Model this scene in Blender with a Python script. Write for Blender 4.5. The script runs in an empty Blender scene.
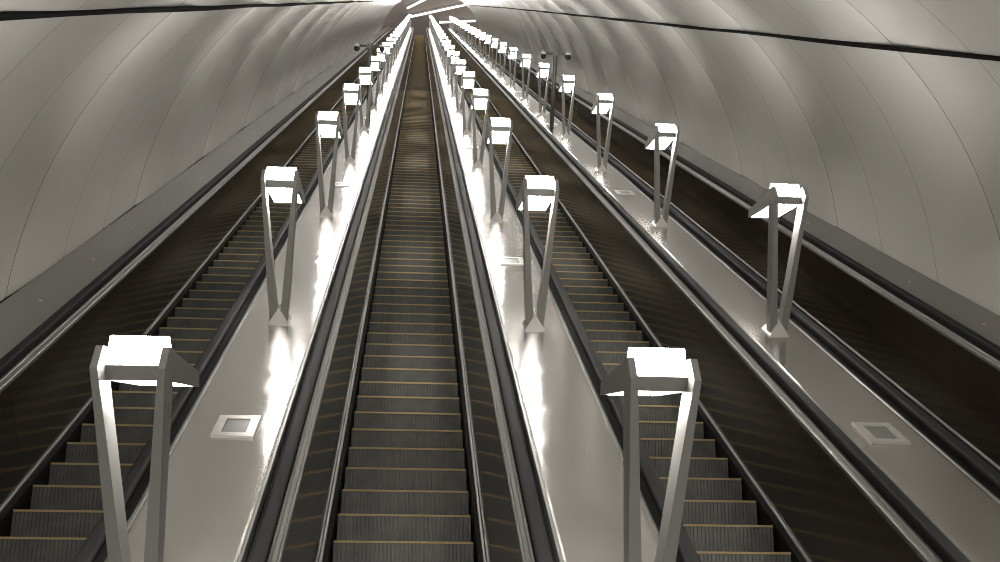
import bpy, bmesh, math, random
from mathutils import Vector, Matrix

random.seed(7)
SC = bpy.context.scene
COL = SC.collection
SLOPE = math.radians(30)
EYE = Vector((0.0, 0.0, 1.6))
RX = Matrix.Rotation(SLOPE, 3, 'X')


def W(x, s, n):
    """slope frame (x right, s up the slope, n square to it; origin at the eye) -> world"""
    return EYE + RX @ Vector((x, s, n))


# ------------------------------------------------------------------ materials
def mat(name, color, rough=0.5, metal=0.0, spec=0.5, coat=0.0):
    m = bpy.data.materials.new(name)
    m.use_nodes = True
    b = m.node_tree.nodes['Principled BSDF']
    b.inputs['Base Color'].default_value = (*color, 1)
    b.inputs['Roughness'].default_value = rough
    b.inputs['Metallic'].default_value = metal
    b.inputs['Specular IOR Level'].default_value = spec
    b.inputs['Coat Weight'].default_value = coat
    return m


def add_bump(m, scale, strength, dist, stretch=(1, 1, 1), detail=1.0):
    t = m.node_tree
    b = t.nodes['Principled BSDF']
    tc = t.nodes.new('ShaderNodeTexCoord')
    mp = t.nodes.new('ShaderNodeMapping')
    mp.inputs['Scale'].default_value = stretch
    nz = t.nodes.new('ShaderNodeTexNoise')
    nz.inputs['Scale'].default_value = scale
    nz.inputs['Detail'].default_value = detail
    bp = t.nodes.new('ShaderNodeBump')
    bp.inputs['Strength'].default_value = strength
    bp.inputs['Distance'].default_value = dist
    t.links.new(tc.outputs['Object'], mp.inputs['Vector'])
    t.links.new(mp.outputs['Vector'], nz.inputs['Vector'])
    t.links.new(nz.outputs['Fac'], bp.inputs['Height'])
    t.links.new(bp.outputs['Normal'], b.inputs['Normal'])
    return nz


def add_mottle(m, c0, c1, scale, stretch=(1, 1, 1)):
    t = m.node_tree
    b = t.nodes['Principled BSDF']
    tc = t.nodes.new('ShaderNodeTexCoord')
    mp = t.nodes.new('ShaderNodeMapping')
    mp.inputs['Scale'].default_value = stretch
    nz = t.nodes.new('ShaderNodeTexNoise')
    nz.inputs['Scale'].default_value = scale
    nz.inputs['Detail'].default_value = 3
    cr = t.nodes.new('ShaderNodeValToRGB')
    cr.color_ramp.elements[0].position = 0.3
    cr.color_ramp.elements[1].position = 0.7
    cr.color_ramp.elements[0].color = (*c0, 1)
    cr.color_ramp.elements[1].color = (*c1, 1)
    t.links.new(tc.outputs['Object'], mp.inputs['Vector'])
    t.links.new(mp.outputs['Vector'], nz.inputs['Vector'])
    t.links.new(nz.outputs['Fac'], cr.inputs['Fac'])
    t.links.new(cr.outputs['Color'], b.inputs['Base Color'])


def glow(name, color, strength):
    m = bpy.data.materials.new(name)
    m.use_nodes = True
    t = m.node_tree
    t.nodes.clear()
    e = t.nodes.new('ShaderNodeEmission')
    e.inputs['Color'].default_value = (*color, 1)
    e.inputs['Strength'].default_value = strength
    o = t.nodes.new('ShaderNodeOutputMaterial')
    t.links.new(e.outputs[0], o.inputs['Surface'])
    return m


LAMP_E = 44.0
M = {}
M['vault'] = mat('vault_enamel', (0.50, 0.49, 0.45), 0.20, 0.0, 0.4)
add_mottle(M['vault'], (0.70, 0.69, 0.645), (0.74, 0.73, 0.69), 0.5)
M['seam'] = mat('vault_seam', (0.03, 0.028, 0.025), 0.9, 0.0, 0.1)
M['deck'] = mat('deck_steel', (0.41, 0.39, 0.37), 0.21, 1.0)
add_bump(M['deck'], 1.0, 0.22, 0.02, (5, 3.2, 1), 0.5)
b_ = M['deck'].node_tree.nodes['Principled BSDF']
b_.inputs['Anisotropic'].default_value = 0.88
cx_ = M['deck'].node_tree.nodes.new('ShaderNodeCombineXYZ')
cx_.inputs[1].default_value = 0.866
cx_.inputs[2].default_value = 0.5
M['deck'].node_tree.links.new(cx_.outputs[0], b_.inputs['Tangent'])
M['side_deck'] = mat('side_deck_steel', (0.22, 0.21, 0.195), 0.38, 0.85)
M['trim'] = mat('trim_aluminium', (0.27, 0.265, 0.25), 0.46, 1.0)
M['strip'] = mat('skirt_aluminium', (0.50, 0.49, 0.465), 0.4, 1.0)
M['panel'] = mat('panel_dark_brown', (0.022, 0.017, 0.0125), 0.13, 0.0, 0.4)
add_bump(M['panel'], 1.0, 0.25, 0.01, (1, 1.6, 3.5), 0.0)
M['rubber'] = mat('handrail_rubber', (0.013, 0.0125, 0.012), 0.62, 0.0, 0.14)
M['black'] = mat('skirt_black', (0.007, 0.006, 0.005), 0.75, 0.0, 0.15)
M['step'] = mat('step_cast_metal', (0.15, 0.145, 0.13), 0.5, 0.35)
add_mottle(M['step'], (0.09, 0.09, 0.083), (0.145, 0.144, 0.133), 6, (1, 1, 1))
M['yellow'] = mat('step_edge_yellow', (0.48, 0.355, 0.165), 0.6)
M['lamp'] = mat('lamp_grey_metal', (0.255, 0.25, 0.235), 0.42, 0.6)
M['base'] = mat('lamp_base_metal', (0.58, 0.57, 0.55), 0.3, 0.9)
M['glow'] = glow('lamp_glow', (1.0, 0.965, 0.92), LAMP_E)
M['tube'] = glow('strip_light_glow', (1.0, 0.93, 0.86), 2.2)
M['frame'] = mat('hatch_frame', (0.58, 0.565, 0.54), 0.36, 0.8)
M['lid'] = mat('hatch_lid', (0.22, 0.215, 0.205), 0.4, 0.7)
M['cable'] = mat('cable_black', (0.006, 0.006, 0.005), 0.9, 0.0, 0.08)
M['pole'] = mat('pole_grey', (0.05, 0.048, 0.044), 0.45, 0.2)
M['camera'] = mat('camera_housing', (0.42, 0.42, 0.40), 0.4)
M['dome'] = mat('camera_dome_glass', (0.004, 0.004, 0.004), 0.35, 0.0, 0.3)
M['hall'] = mat('hall_plaster', (0.52, 0.465, 0.435), 0.7)
M['floor'] = mat('hall_granite', (0.20, 0.19, 0.18), 0.3)
add_mottle(M['floor'], (0.16, 0.15, 0.14), (0.24, 0.23, 0.22), 4)
M['bolt'] = mat('bolt_steel', (0.75, 0.73, 0.70), 0.3, 0.9)


# ------------------------------------------------------------------ mesh helpers
def build(name, bm, m, parent=None, smooth=False):
    bmesh.ops.recalc_face_normals(bm, faces=bm.faces[:])
    me = bpy.data.meshes.new(name)
    bm.to_mesh(me)
    bm.free()
    for x in (m if isinstance(m, (list, tuple)) else [m]):
        me.materials.append(x)
    if smooth:
        for p in me.polygons:
            p.use_smooth = True
    o = bpy.data.objects.new(name, me)
    COL.objects.link(o)
    if parent:
        o.parent = parent
    return o


def place(o, x, s, n):
    o.rotation_euler = (SLOPE, 0, 0)
    o.location = W(x, s, n)


def empty(name, x, s, n):
    o = bpy.data.objects.new(name, None)
    o.empty_display_size = 0.2
    COL.objects.link(o)
    place(o, x, s, n)
    return o


def tag(o, label, cat, group=None, kind=None):
    if label:
        o['label'] = label
    if cat:
        o['category'] = cat
    if group:
        o['group'] = group
    if kind:
        o['kind'] = kind
    return o


def box(bm, x0, x1, y0, y1, z0, z1):
    v = [bm.verts.new((x, y, z)) for x in (x0, x1) for y in (y0, y1) for z in (z0, z1)]
    for f in ((0, 1, 3, 2), (4, 6, 7, 5), (0, 4, 5, 1), (2, 3, 7, 6), (0, 2, 6, 4), (1, 5, 7, 3)):
        bm.faces.new([v[i] for i in f])
    return v


def extrude_s(bm, prof, stations):
    """closed profile [(x,n)...] swept through stations s"""
    rings = [[bm.verts.new((x, s, n)) for x, n in prof] for s in stations]
    k = len(prof)
    for a, b in zip(rings, rings[1:]):
        for i in range(k):
            bm.faces.new((a[i], a[(i + 1) % k], b[(i + 1) % k], b[i]))
    bm.faces.new(rings[0])
    bm.faces.new(rings[-1][::-1])


def prism_x(bm, poly, x0, x1):
    """polygon [(s,n)...] given a thickness across x"""
    a = [bm.verts.new((x0, s, n)) for s, n in poly]
    b = [bm.verts.new((x1, s, n)) for s, n in poly]
    k = len(poly)
    bm.faces.new(a)
    bm.faces.new(b[::-1])
    for i in range(k):
        bm.faces.new((a[i], a[(i + 1) % k], b[(i + 1) % k], b[i]))


def tube(bm, pts, r, seg=10):
    pts = [Vector(p) for p in pts]
    rings = []
    for i, p in enumerate(pts):
        d = (pts[min(i + 1, len(pts) - 1)] - pts[max(i - 1, 0)]).normalized()
        u = d.orthogonal().normalized() if abs(d.z) > 0.9 else d.cross(Vector((0, 0, 1))).normalized()
        v = d.cross(u)
        rings.append([bm.verts.new(p + r * (math.cos(a) * u + math.sin(a) * v))
                      for a in (2 * math.pi * j / seg for j in range(seg))])
    for a, b in zip(rings, rings[1:]):
        for i in range(seg):
            bm.faces.new((a[i], a[(i + 1) % seg], b[(i + 1) % seg], b[i]))
    bm.faces.new(rings[0][::-1])
    bm.faces.new(rings[-1])


def bevel(bm, w, seg=2):
    bmesh.ops.bevel(bm, geom=bm.edges[:], offset=w, segments=seg, affect='EDGES', profile=0.6)


def dup(root, children_only=None):
    r = root.copy()
    COL.objects.link(r)
    for ch in root.children:
        c = ch.copy()
        COL.objects.link(c)
        c.parent = r
        for g in ch.children:
            d = g.copy()
            COL.objects.link(d)
            d.parent = c
    return r


# ------------------------------------------------------------------ measures
S_LOW, S_TOP = 3.4, 142.0          # run of the incline
N_STEP, N_DECK = -3.768, -2.90
H = N_DECK - N_STEP                # deck above the step noses
ESC_X = [-2.393, -0.018, 2.277, 4.555]
PITCH = 0.4619                     # step pitch along the slope
DECK_X = [(ESC_X[i] + 0.83, ESC_X[i + 1] - 0.83) for i in range(3)]
LAMP_X = [-1.206, 1.1216, 3.4045]
LAMP_S0, LAMP_DS = -0.561, 5.603
R_V, X_V, N_V = 5.20, 1.125, -4.10  # vault circle
ring_ds, ring_s0 = 1.80, 13.42
S_MOUTH = 122.0
JOINT0, SAG = 11.62, 0.04

# ------------------------------------------------------------------ the vault
def vault():
    a0 = math.asin((-3.35 - N_V) / R_V)
    seg = 72
    angs = [math.pi - a0 - (math.pi - 2 * a0) * i / seg for i in range(seg + 1)]
    bm = bmesh.new()
    SHEET = 3 * ring_ds
    rnd = random.Random(3)
    sag = {}

    def rad(s):
        """radius at s: each three-ring sheet sags a little inward between its joints"""
        u = (s - JOINT0) / SHEET
        k = math.floor(u)
        u -= k
        if k not in sag:
            sag[k] = rnd.uniform(0.8, 1.2) * SAG
        return R_V - sag[k] * math.sin(math.pi * min(1.0, u) ** 0.62)

    def strip(s0, s1, dr, mi, nd):
        ss = [s0 + (s1 - s0) * q / nd for q in range(nd + 1)]
        rows = [[bm.verts.new((X_V + (rad(s) + dr) * math.cos(t), s, N_V + (rad(s) + dr) * math.sin(t))) for t in angs] for s in ss]
        for a, b in zip(rows, rows[1:]):
            for i in range(seg):
                f = bm.faces.new((a[i], a[i + 1], b[i + 1], b[i]))
                f.material_index = mi
                f.smooth = True
        return rows[0], rows[-1]

    s = ring_s0 - 6 * ring_ds
    g = 0.004
    prev = None
    while s < S_MOUTH:
        lo, hi = strip(s + g, s + ring_ds - g, 0.0, 0, 12)
        if prev:
            r = rad(s) + 0.0015
            gl = [bm.verts.new((X_V + r * math.cos(t), s, N_V + r * math.sin(t))) for t in angs]
            pa = [bm.verts.new(v.co) for v in prev]
            pb = [bm.verts.new(v.co) for v in lo]
            for i in range(seg):
                for a, b in ((pa, gl), (gl, pb)):
                    f = bm.faces.new((a[i], a[i + 1], b[i + 1], b[i]))
                    f.material_index = 1
        prev = hi
        s += ring_ds
    # the outside of the lining closes it off
    me = bpy.data.meshes.new('ceiling')
    bm.to_mesh(me)
    bm.free()
    me.materials.append(M['vault'])
    me.materials.append(M['seam'])
    o = bpy.data.objects.new('ceiling', me)
    COL.objects.link(o)
    o.rotation_euler = (SLOPE, 0, 0)
    o.location = EYE
    tag(o, 'pale grey ringed vault lining arching over all the escalators', 'vault', kind='structure')
    return s


s_mouth = vault()

# the sloping tunnel bed under the escalators
bm = bmesh.new()
box(bm, X_V - 5.6, X_V + 5.6, S_LOW, S_TOP + 3, N_STEP - 0.75, N_STEP - 0.45)
o = build('floor_2', bm, M['floor'])
o.rotation_euler = (SLOPE, 0, 0)
o.location = EYE
tag(o, 'dark sloping bed of the tunnel beneath the escalators', 'floor', kind='structure')

# ------------------------------------------------------------------ escalators
def step_bm(tread=True):
    bm = bmesh.new()
    return bm


CLEATS = 34


def add_step(bm, s0, full=True):
    """one step: nose at (s0, 0); riser drops (-.1155,-.2), tread runs back (.346,-.2)"""
    up = Vector((0, 0.5, 0.8660254))
    back = Vector((0, 0.8660254, -0.5))
    o = Vector((0, s0, 0))
    hw = 0.5

    def P(x, b, u):
        return o + Vector((x, 0, 0)) + back * b + up * u
    # body: a slim wedge under tread and behind riser
    bot = -0.225
    prof = [(0.012, -0.002), (0.40, -0.002), (0.40, -0.05), (0.05, -0.06), (0.022, bot), (0.012, bot)]
    a = [bm.verts.new(P(-hw, b, u)) for b, u in prof]
    c = [bm.verts.new(P(hw, b, u)) for b, u in prof]
    k = len(prof)
    bm.faces.new(a)
    bm.faces.new(c[::-1])
    for i in range(k):
        bm.faces.new((a[i], a[(i + 1) % k], c[(i + 1) % k], c[i]))
    if full:
        # riser cleats
        p = 2 * hw / CLEATS
        for i in range(CLEATS):
            x0 = -hw + i * p + (0.003 if i % 3 else 0.0055)
            x1 = -hw + (i + 1) * p - 0.003
            v = [P(x0, 0.012, -0.014), P(x0 + 0.002, 0.004, -0.014), P(x1 - 0.002, 0.004, -0.014), P(x1, 0.012, -0.014),
                 P(x0, 0.013, bot), P(x0 + 0.002, 0.009, bot), P(x1 - 0.002, 0.009, bot), P(x1, 0.013, bot)]
            v = [bm.verts.new(q) for q in v]
            for f in ((0, 1, 5, 4), (1, 2, 6, 5), (2, 3, 7, 6)):
                bm.faces.new([v[j] for j in f])
        # tread cleats
        for i in range(CLEATS):
            x0 = -hw + i * p + 0.005
            x1 = -hw + (i + 1) * p - 0.005
            v = [bm.verts.new(P(x, b, u)) for x in (x0, x1) for b, u in ((0.045, -0.002), (0.045, 0.006), (0.395, 0.006), (0.395, -0.002))]
            for f in ((0, 1, 5, 4), (1, 2, 6, 5), (2, 3, 7, 6), (0, 3, 2, 1), (4, 5, 6, 7)):
                bm.faces.new([v[j] for j in f])


def add_edge(bm, s0, dr=0.011):
    up = Vector((0, 0.5, 0.8660254))
    back = Vector((0, 0.8660254, -0.5))
    o = Vector((0, s0, 0))
    hw = 0.497
    prof = [(0.0, 0.004), (0.045, 0.007), (0.045, -0.001), (0.012, -0.001), (0.012, -dr), (0.0, -dr)]
    a = [bm.verts.new(o + Vector((-hw, 0, 0)) + back * b + up * u) for b, u in prof]
    c = [bm.verts.new(o + Vector((hw, 0, 0)) + back * b + up * u) for b, u in prof]
    k = len(prof)
    bm.faces.new(a)
    bm.faces.new(c[::-1])
    for i in range(k):
        bm.faces.new((a[i], a[(i + 1) % k], c[(i + 1) % k], c[i]))


FIRST = 15     # index of the first step built as a part of its own (local s = 6.93)
NPARTS = 100


def mirror(prof, sg):
    return [(sg * x, n) for x, n in prof]


def make_escalator():
    root = empty('escalator', 0, 0, 0)
    bm = bmesh.new(); add_step(bm, 0)
    st0 = build('step', bm, M['step'], root)
    bm = bmesh.new(); add_edge(bm, 0)
    ed0 = build('edge_strip', bm, M['yellow'], st0)
    for i in range(NPARTS):
        if i == 0:
            a, e = st0, ed0
        else:
            a = st0.copy(); COL.objects.link(a); a.parent = root
            e = ed0.copy(); COL.objects.link(e); e.parent = a
        a.location = (0, (FIRST + i) * PITCH, 0)
    rest = [i for i in range(8, int(S_TOP / PITCH)) if not FIRST <= i < FIRST + NPARTS]
    bm = bmesh.new()
    for i in rest:
        add_step(bm, i * PITCH, False)
    o = build('distant_steps', bm, M['step'], root); o['kind'] = 'stuff'
    bm = bmesh.new()
    for i in rest:
        add_edge(bm, i * PITCH, 0.002)
    build('edge_strip', bm, M['yellow'], o)
    ends = [S_LOW, S_TOP]
    for sg in (-1, 1):
        bm = bmesh.new()
        extrude_s(bm, mirror([(0.520, -0.26), (0.520, 0.0), (0.548, 0.028), (0.56, 0.028), (0.56, -0.26)], sg), ends)
        build('skirt', bm, M['black'], root)
        bm = bmesh.new()
        extrude_s(bm, mirror([(0.549, 0.026), (0.549, 0.040), (0.553, 0.045), (0.566, 0.047), (0.571, 0.042), (0.571, 0.026)], sg), ends)
        build('skirt_trim', bm, M['strip'], root)
        # leaning dark panel, in lengths with fine joints
        bm = bmesh.new()
        s = S_LOW
        L = 3 * 1.80
        while s < S_TOP - 0.1:
            e = min(s + L, S_TOP)
            nd = 4
            extrude_s(bm, mirror([(0.570, 0.040), (0.653, H - 0.07), (0.667, H - 0.07), (0.664, 0.040)], sg),
                      [s + 0.003 + (e - s - 0.006) * q / nd for q in range(nd + 1)])
            s = e
        build('balustrade_panel', bm, M['panel'], root)
        # trim with two ridges
        bm = bmesh.new()
        extrude_s(bm, mirror([(0.651, H - 0.075), (0.651, H - 0.046), (0.655, H - 0.040), (0.666, H - 0.036), (0.670, H - 0.042),
                              (0.694, H - 0.032), (0.698, H - 0.024), (0.712, H - 0.020), (0.717, H - 0.026), (0.717, H - 0.075)], sg), ends)
        build('balustrade_trim', bm, M['trim'], root)
        # rail guide and handrail
        bm = bmesh.new()
        extrude_s(bm, mirror([(0.718, H - 0.06), (0.718, H - 0.03), (0.728, H - 0.026), (0.728, H + 0.034), (0.768, H + 0.034), (0.768, H - 0.02), (0.822, H - 0.02), (0.822, H - 0.06)], sg), ends)
        build('rail_guide', bm, M['black'], root)
        bm = bmesh.new()
        pr = []
        for j in range(13):
            t = math.pi * j / 12
            pr.append((0.748 - 0.043 * math.copysign(abs(math.cos(t)) ** 0.55, math.cos(t)), H + 0.040 + 0.028 * math.sin(t) ** 0.6))
        pr += [(0.787, H + 0.026), (0.777, H + 0.022), (0.719, H + 0.022), (0.709, H + 0.026)]
        extrude_s(bm, mirror(pr, sg), ends)
        build('handrail', bm, M['rubber'], root, smooth=False)
    return root


esc_labels = ['leftmost escalator of four, running beside the left vault wall',
              'central escalator with both dark brown balustrades, second from the left',
              'third escalator from the left, right of the middle lamp deck',
              'rightmost escalator of four, mostly hidden behind the right lamp deck']
ESC_PH = [0.118, 0.1187, 0.006, 0.06]
e0 = make_escalator()
for i in range(4):
    e = e0 if i == 0 else dup(e0)
    place(e, ESC_X[i], ESC_PH[i], N_STEP)
    tag(e, esc_labels[i], 'escalator', 'escalators side by side in the tunnel')

# ------------------------------------------------------------------ decks between escalators
deck_names = ['left', 'middle', 'right']
for i, (xa, xb) in enumerate(DECK_X):
    xc = (xa + xb) / 2
    hw = (xb - xa) / 2
    root = empty('lamp_deck', xc, 0, N_DECK)
    tag(root, ['brushed steel deck with lamps between the two left escalators',
               'brushed steel deck with lamps right of the central escalator',
               'brushed steel deck with lamps beside the rightmost escalator'][i], 'deck', 'steel decks between the escalators')
    bm = bmesh.new()
    prof = [(-hw + 0.035, -0.06), (-hw + 0.035, -0.002), (-hw + 0.05, 0.0), (hw - 0.05, 0.0), (hw - 0.035, -0.002), (hw - 0.035, -0.06)]
    extrude_s(bm, prof, [S_LOW, S_TOP])
    build('cover_plate', bm, M['deck'], root)
    for sg in (-1, 1):
        bm = bmesh.new()
        prof = [(hw - 0.036, -0.06), (hw - 0.036, 0.0), (hw - 0.03, 0.004), (hw - 0.012, 0.004), (hw + 0.004, -0.012), (hw + 0.004, -0.06)]
        extrude_s(bm, mirror(prof, sg), [S_LOW, S_TOP])
        build('edge_trim', bm, M['trim'], root)

# outer decks against the vault
for side, xa, xb, nm in ((-1, ESC_X[0] - 0.83, -3.93, 'left'), (1, ESC_X[3] + 0.83, 6.18, 'right')):
    root = empty('side_deck', xa, 0, N_DECK)
    tag(root, 'dark grey bolted metal deck along the foot of the %s vault wall' % nm, 'deck', 'outer decks at the vault walls')
    w = abs(xb - xa)
    bm = bmesh.new()
    prof = [(0.0, -0.08), (0.0, -0.014), (0.012, -0.004), (w - 0.03, -0.06), (w - 0.03, -0.12)]
    extrude_s(bm, mirror(prof, side), [S_LOW, S_TOP + 3])
    build('cover_plate', bm, M['side_deck'], root)
    bm = bmesh.new()
    prof = [(w - 0.03, -0.14), (w - 0.03, -0.075), (w + 0.12, -0.075), (w + 0.12, -0.14)]
    extrude_s(bm, mirror(prof, side), [S_LOW, S_TOP + 3])
    build('wall_joint', bm, M['black'], root)
    s = 5.7
    b0 = None
    while s < S_TOP:
        if b0 is None:
            bm = bmesh.new()
            bmesh.ops.create_uvsphere(bm, u_segments=12, v_segments=8, radius=0.017)
            for v in bm.verts:
                v.co.z *= 0.55
            b0 = build('bolt', bm, M['bolt'], root, smooth=True)
            b = b0
        else:
            b = b0.copy(); COL.objects.link(b); b.parent = root
        b.location = (side * w * 0.44, s, -0.025)
        s += 1.88

# ------------------------------------------------------------------ lamps
def make_lamp():
    root = empty('deck_lamp', 0, 0, 0)
    # base: small plinth rising to a ridge between the legs
    bm = bmesh.new()
    h, d = 0.092, 0.20
    box(bm, -h, h, -h, d, 0.0, 0.012)
    lo = [bm.verts.new(p) for p in ((-h, -h, 0.012), (h, -h, 0.012), (h, d, 0.012), (-h, d, 0.012))]
    ap = [bm.verts.new((0, -0.03, 0.155)), bm.verts.new((0, 0.11, 0.155))]
    bm.faces.new((lo[0], lo[1], ap[0]))
    bm.faces.new((lo[2], lo[3], ap[1]))
    bm.faces.new((lo[1], lo[2], ap[1], ap[0]))
    bm.faces.new((lo[3], lo[0], ap[0], ap[1]))
    build('base', bm, M['base'], root)
    for sg in (-1, 1):
        bm = bmesh.new()
        # outer x, inner x, front s, back s, n
        rows = [(0.080, 0.006, -0.045, 0.075, 0.02), (0.108, 0.048, -0.047, 0.095, 0.44), (0.158, 0.126, -0.05, 0.135, 1.325),
                (0.158, 0.126, 0.062, 0.16, 1.39)]
        rings = []
        for xo, xi, sa, sb, n in rows:
            nb = n if n < 1.3 else n - (0.05 if n < 1.35 else 0.04)
            rings.append([bm.verts.new((sg * x, s, q)) for x, s, q in ((xi, sa, n), (xo, sa, n), (xo, sb, nb), (xi, sb, nb))])
        for a, b in zip(rings, rings[1:]):
            for q in range(4):
                bm.faces.new((a[q], a[(q + 1) % 4], b[(q + 1) % 4], b[q]))
        bm.faces.new(rings[0]); bm.faces.new(rings[-1])
        build('leg', bm, M['lamp'], root)
        # winged side plate running back to a low tip
        bm = bmesh.new()
        prism_x(bm, [(0.095, 1.225), (0.072, 1.385), (0.76, 1.055), (0.76, 0.980)], sg * 0.1295, sg * 0.155)
        build('side_plate', bm, M['lamp'], root)
    bm = bmesh.new()
    box(bm, -0.130, 0.130, 0.082, 0.14, 1.226, 1.296)
    bevel(bm, 0.003, 1)
    build('crossbar', bm, M['lamp'], root)
    # glowing front and top
    bm = bmesh.new()
    prism_x(bm, [(0.098, 1.292), (0.188, 1.396), (0.205, 1.396), (0.255, 1.275), (0.755, 1.036), (0.755, 1.02), (0.13, 1.26)], -0.1285, 0.1285)
    build('upper_diffuser', bm, M['glow'], root)
    bm = bmesh.new()
    prism_x(bm, [(0.14, 1.222), (0.14, 1.252), (0.75, 1.012), (0.75, 0.985)], -0.1285, 0.1285)
    build('lower_diffuser', bm, M['glow'], root)
    return root


ORD = ['first', 'second', 'third', 'fourth', 'fifth', 'sixth', 'seventh', 'eighth', 'ninth', 'tenth', 'eleventh', 'twelfth',
       'thirteenth', 'fourteenth', 'fifteenth', 'sixteenth', 'seventeenth', 'eighteenth', 'nineteenth', 'twentieth',
       'twenty-first', 'twenty-second', 'twenty-third', 'twenty-fourth', 'twenty-fifth', 'twenty-sixth']
l0 = make_lamp()
first = True
for row in range(3):
    n = 0
    for k in range(1, 26):
        s = LAMP_S0 + LAMP_DS * k
        if row == 2 and k == 1:
            n_ord = None
        l = l0 if first else dup(l0)
        first = False
        place(l, LAMP_X[row], s, N_DECK)
        vis = k if row < 2 else k - 1
        if vis == 0:
            lab = 'glowing V-legged steel lamp nearest the foot of the right deck, beyond the frame'
        elif vis == 1:
            lab = 'glowing V-legged steel lamp, the nearest one visible on the %s deck' % deck_names[row]
        else:
            lab = 'glowing V-legged steel lamp, %s visible one up the %s deck from the bottom' % (ORD[vis - 1], deck_names[row])
        tag(l, lab, 'lamp', 'lamps along the %s deck' % deck_names[row])

# ------------------------------------------------------------------ access hatches
def make_hatch():
    root = empty('access_hatch', 0, 0, 0)
    bm = bmesh.new()
    ox, oy, ix, iy, t = 0.142, 0.205, 0.082, 0.135, 0.016
    lv = []
    for x, y, z in ((ox, oy, 0), (ox, oy, t), (ix, iy, t), (ix, iy, 0.003)):
        lv.append([bm.verts.new(p) for p in ((-x, -y, z), (x, -y, z), (x, y, z), (-x, y, z))])
    for a, b in zip(lv, lv[1:]):
        for q in range(4):
            bm.faces.new((a[q], a[(q + 1) % 4], b[(q + 1) % 4], b[q]))
    build('frame', bm, M['frame'], root)
    bm = bmesh.new()
    box(bm, -ix + 0.003, ix - 0.003, -iy + 0.003, iy - 0.003, 0.0, 0.009)
    bevel(bm, 0.002, 1)
    build('lid', bm, M['lid'], root)
    return root


h0 = make_hatch()
first = True
for row in range(3):
    s = (7.90, 13.60, 8.0)[row]
    n = 0
    while s < 75:
        h = h0 if first else dup(h0)
        first = False
        place(h, ((-1.186, 1.13, 3.392)[row]), s, N_DECK)
        tag(h, ('square framed hatch, %s one up the %s steel deck' % (('nearest' if n == 0 else ORD[n]), deck_names[row])),
            'hatch', 'hatches set in the steel decks')
        s += 2 * LAMP_DS
        n += 1

# ------------------------------------------------------------------ camera poles
def make_cctv():
    root = empty('security_camera_pole', 0, 0, 0)
    bm = bmesh.new()
    tube(bm, [(0, 0, 0), (0, 0, 1.86)], 0.05, 14)
    box(bm, -0.08, 0.08, -0.08, 0.08, 0, 0.012)
    build('post', bm, M['pole'], root)
    bm = bmesh.new()
    tube(bm, [(-0.30, -0.02, 1.80), (0.30, -0.02, 1.80)], 0.032, 10)
    box(bm, -0.05, 0.05, -0.05, 0.04, 1.76, 1.87)
    build('crossarm', bm, M['pole'], root)
    for sg in (-1, 1):
        bm = bmesh.new()
        tube(bm, [(sg * 0.30, -0.06, 1.83), (sg * 0.30, -0.06, 1.76)], 0.06, 16)
        box(bm, sg * 0.30 - 0.03, sg * 0.30 + 0.03, -0.06, 0.0, 1.83, 1.86)
        c = build('camera', bm, M['camera'], root, smooth=False)
        bm = bmesh.new()
        bmesh.ops.create_uvsphere(bm, u_segments=18, v_segments=12, radius=0.072)
        for v in bm.verts:
            v.co += Vector((sg * 0.30, -0.075, 1.735))
        build('dome', bm, M['dome'], c, smooth=True)
    return root


p0 = make_cctv()
place(p0, 3.30, 29.6, N_DECK)
tag(p0, 'grey pole carrying two dark dome cameras on the right deck', 'camera pole', 'camera poles on the decks')
p1 = dup(p0)
place(p1, -1.21, 29.7, N_DECK)
tag(p1, 'grey pole carrying two dark dome cameras on the left deck', 'camera pole', 'camera poles on the decks')

# ------------------------------------------------------------------ cables on the vault
for sg, nm in ((-1, 'left'), (1, 'right')):
    bm = bmesh.new()
    pts = []
    for j in range(90):
        s = 2.6 + j * 1.6
        t = min(1.0, s / 60)
        n = (-0.178 if sg < 0 else -0.262) + 0.12 * t
        x = X_V + sg * (math.sqrt(R_V ** 2 - (n - N_V) ** 2) - 0.07)
        pts.append((x, s, n))
    tube(bm, pts, 0.019, 8)
    tube(bm, [(x, s + 0.4, n - 0.016 - 0.007 * math.sin(j * 1.3)) for j, (x, s, n) in enumerate(pts)], 0.012, 8)
    o = build('cable', bm, M['cable'])
    o.rotation_euler = (SLOPE, 0, 0)
    o.location = EYE
    tag(o, 'black cable running up the %s side of the vault overhead' % nm, 'cable', 'cables along the vault')

# ------------------------------------------------------------------ upper hall
zt = W(0, S_TOP, N_STEP).z
yt = W(0, S_TOP, N_STEP).y
ym = W(0, S_MOUTH, 2.0).y
def slab(name, a, b, m, label=None, cat=None):
    bm = bmesh.new()
    box(bm, a[0], b[0], a[1], b[1], a[2], b[2])
    o = build(name, bm, m)
    tag(o, label, cat, kind='structure')
    return o


slab('floor', (-7, yt, zt - 0.4), (9, yt + 34, zt), M['floor'], 'stone floor of the hall at the top of the escalators', 'floor')
slab('wall_back', (-8, yt + 34, zt - 0.4), (10, yt + 34.4, zt + 9), M['hall'], 'plain back wall of the hall above', 'wall')
slab('ceiling_1', (-8, ym, zt + 7.2), (10, yt + 34.4, zt + 7.6), M['hall'], 'brown grey ceiling of the hall above', 'ceiling')
slab('wall_left', (-8.4, ym, zt - 0.4), (-8, yt + 34.4, zt + 9), M['hall'], 'left wall of the hall above', 'wall')
slab('wall_right', (10, ym, zt - 0.4), (10.4, yt + 34.4, zt + 9), M['hall'], 'right wall of the hall above', 'wall')
slab('floor_1', (-5, -10, -0.3), (7.5, W(0, S_LOW, N_STEP).y + 0.6, 0.0), M['floor'], 'stone floor at the foot of the escalators', 'floor')

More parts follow.
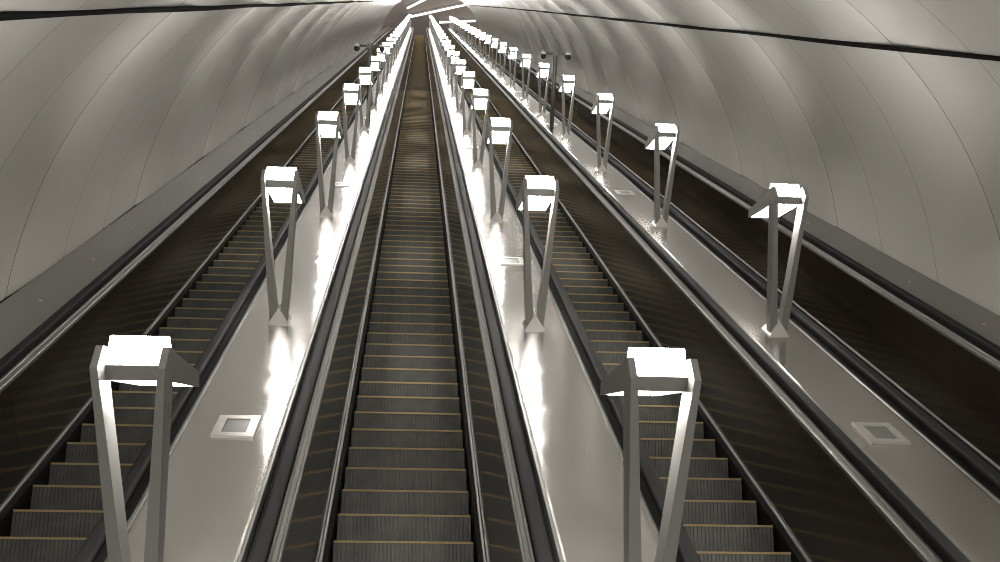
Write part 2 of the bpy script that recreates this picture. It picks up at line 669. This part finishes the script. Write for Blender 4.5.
# ------------------------------------------------------------------ camera
F_PX, TH, YAW, ROLL = 1200.76, 0.22578, 0.07382, 0.04361
fw = Vector((math.sin(YAW) * math.cos(TH), math.cos(YAW) * math.cos(TH), -math.sin(TH)))
rt = fw.cross(Vector((0, 0, 1))).normalized()
up = rt.cross(fw)
r2 = rt * math.cos(ROLL) + up * math.sin(ROLL)
u2 = -rt * math.sin(ROLL) + up * math.cos(ROLL)
fw, r2, u2 = RX @ fw, RX @ r2, RX @ u2
cam = bpy.data.cameras.new('camera')
cam.sensor_width = 36
cam.lens = F_PX / 1000 * 36
cam.clip_end = 500
co = bpy.data.objects.new('camera', cam)
COL.objects.link(co)
co.matrix_world = Matrix(((r2.x, u2.x, -fw.x, EYE.x), (r2.y, u2.y, -fw.y, EYE.y), (r2.z, u2.z, -fw.z, EYE.z), (0, 0, 0, 1)))
SC.camera = co


# strip lights under the upper hall's ceiling
def tube_light(pa, pb, label):
    a, b = Vector(pa), Vector(pb)
    d = b - a
    L = d.length
    root = bpy.data.objects.new('strip_light', None)
    COL.objects.link(root)
    root.location = (a + b) / 2
    root.rotation_euler = (0, 0, math.atan2(d.y, d.x))
    tag(root, label, 'strip light', 'strip lights in the upper hall')
    bm = bmesh.new(); box(bm, -L / 2, L / 2, -0.1, 0.1, 0.12, 0.34)
    build('housing', bm, M['camera'], root)
    bm = bmesh.new(); box(bm, -L / 2 + 0.03, L / 2 - 0.03, -0.09, 0.09, -0.09, 0.12); bevel(bm, 0.03, 2)
    build('diffuser', bm, M['tube'], root)


ZL = zt + 6.8
for (xa, ya, xb, yb), lab in (((-1.55, 133.10, 5.57, 129.34), 'long slanting white strip light at the top of the tunnel'),
                              ((-1.68, 130.91, 0.83, 128.22), 'white strip light highest on the left beyond the tunnel mouth'),
                              ((2.31, 134.02, 6.89, 133.25), 'short level white strip light behind the right lamp rows')):
    tube_light((xa, ya, ZL), (xb, yb, ZL), lab)

# ------------------------------------------------------------------ world and view
w = bpy.data.worlds.new('world')
SC.world = w
w.use_nodes = True
bg = w.node_tree.nodes['Background']
bg.inputs['Color'].default_value = (1.0, 0.97, 0.92, 1)
bg.inputs['Strength'].default_value = 1.8
SC.view_settings.view_transform = 'Standard'
SC.view_settings.look = 'None'
SC.view_settings.gamma = 1.0
SC.view_settings.use_curve_mapping = False
SC.view_settings.exposure = 0.15
SC.cycles.filter_width = 1.0
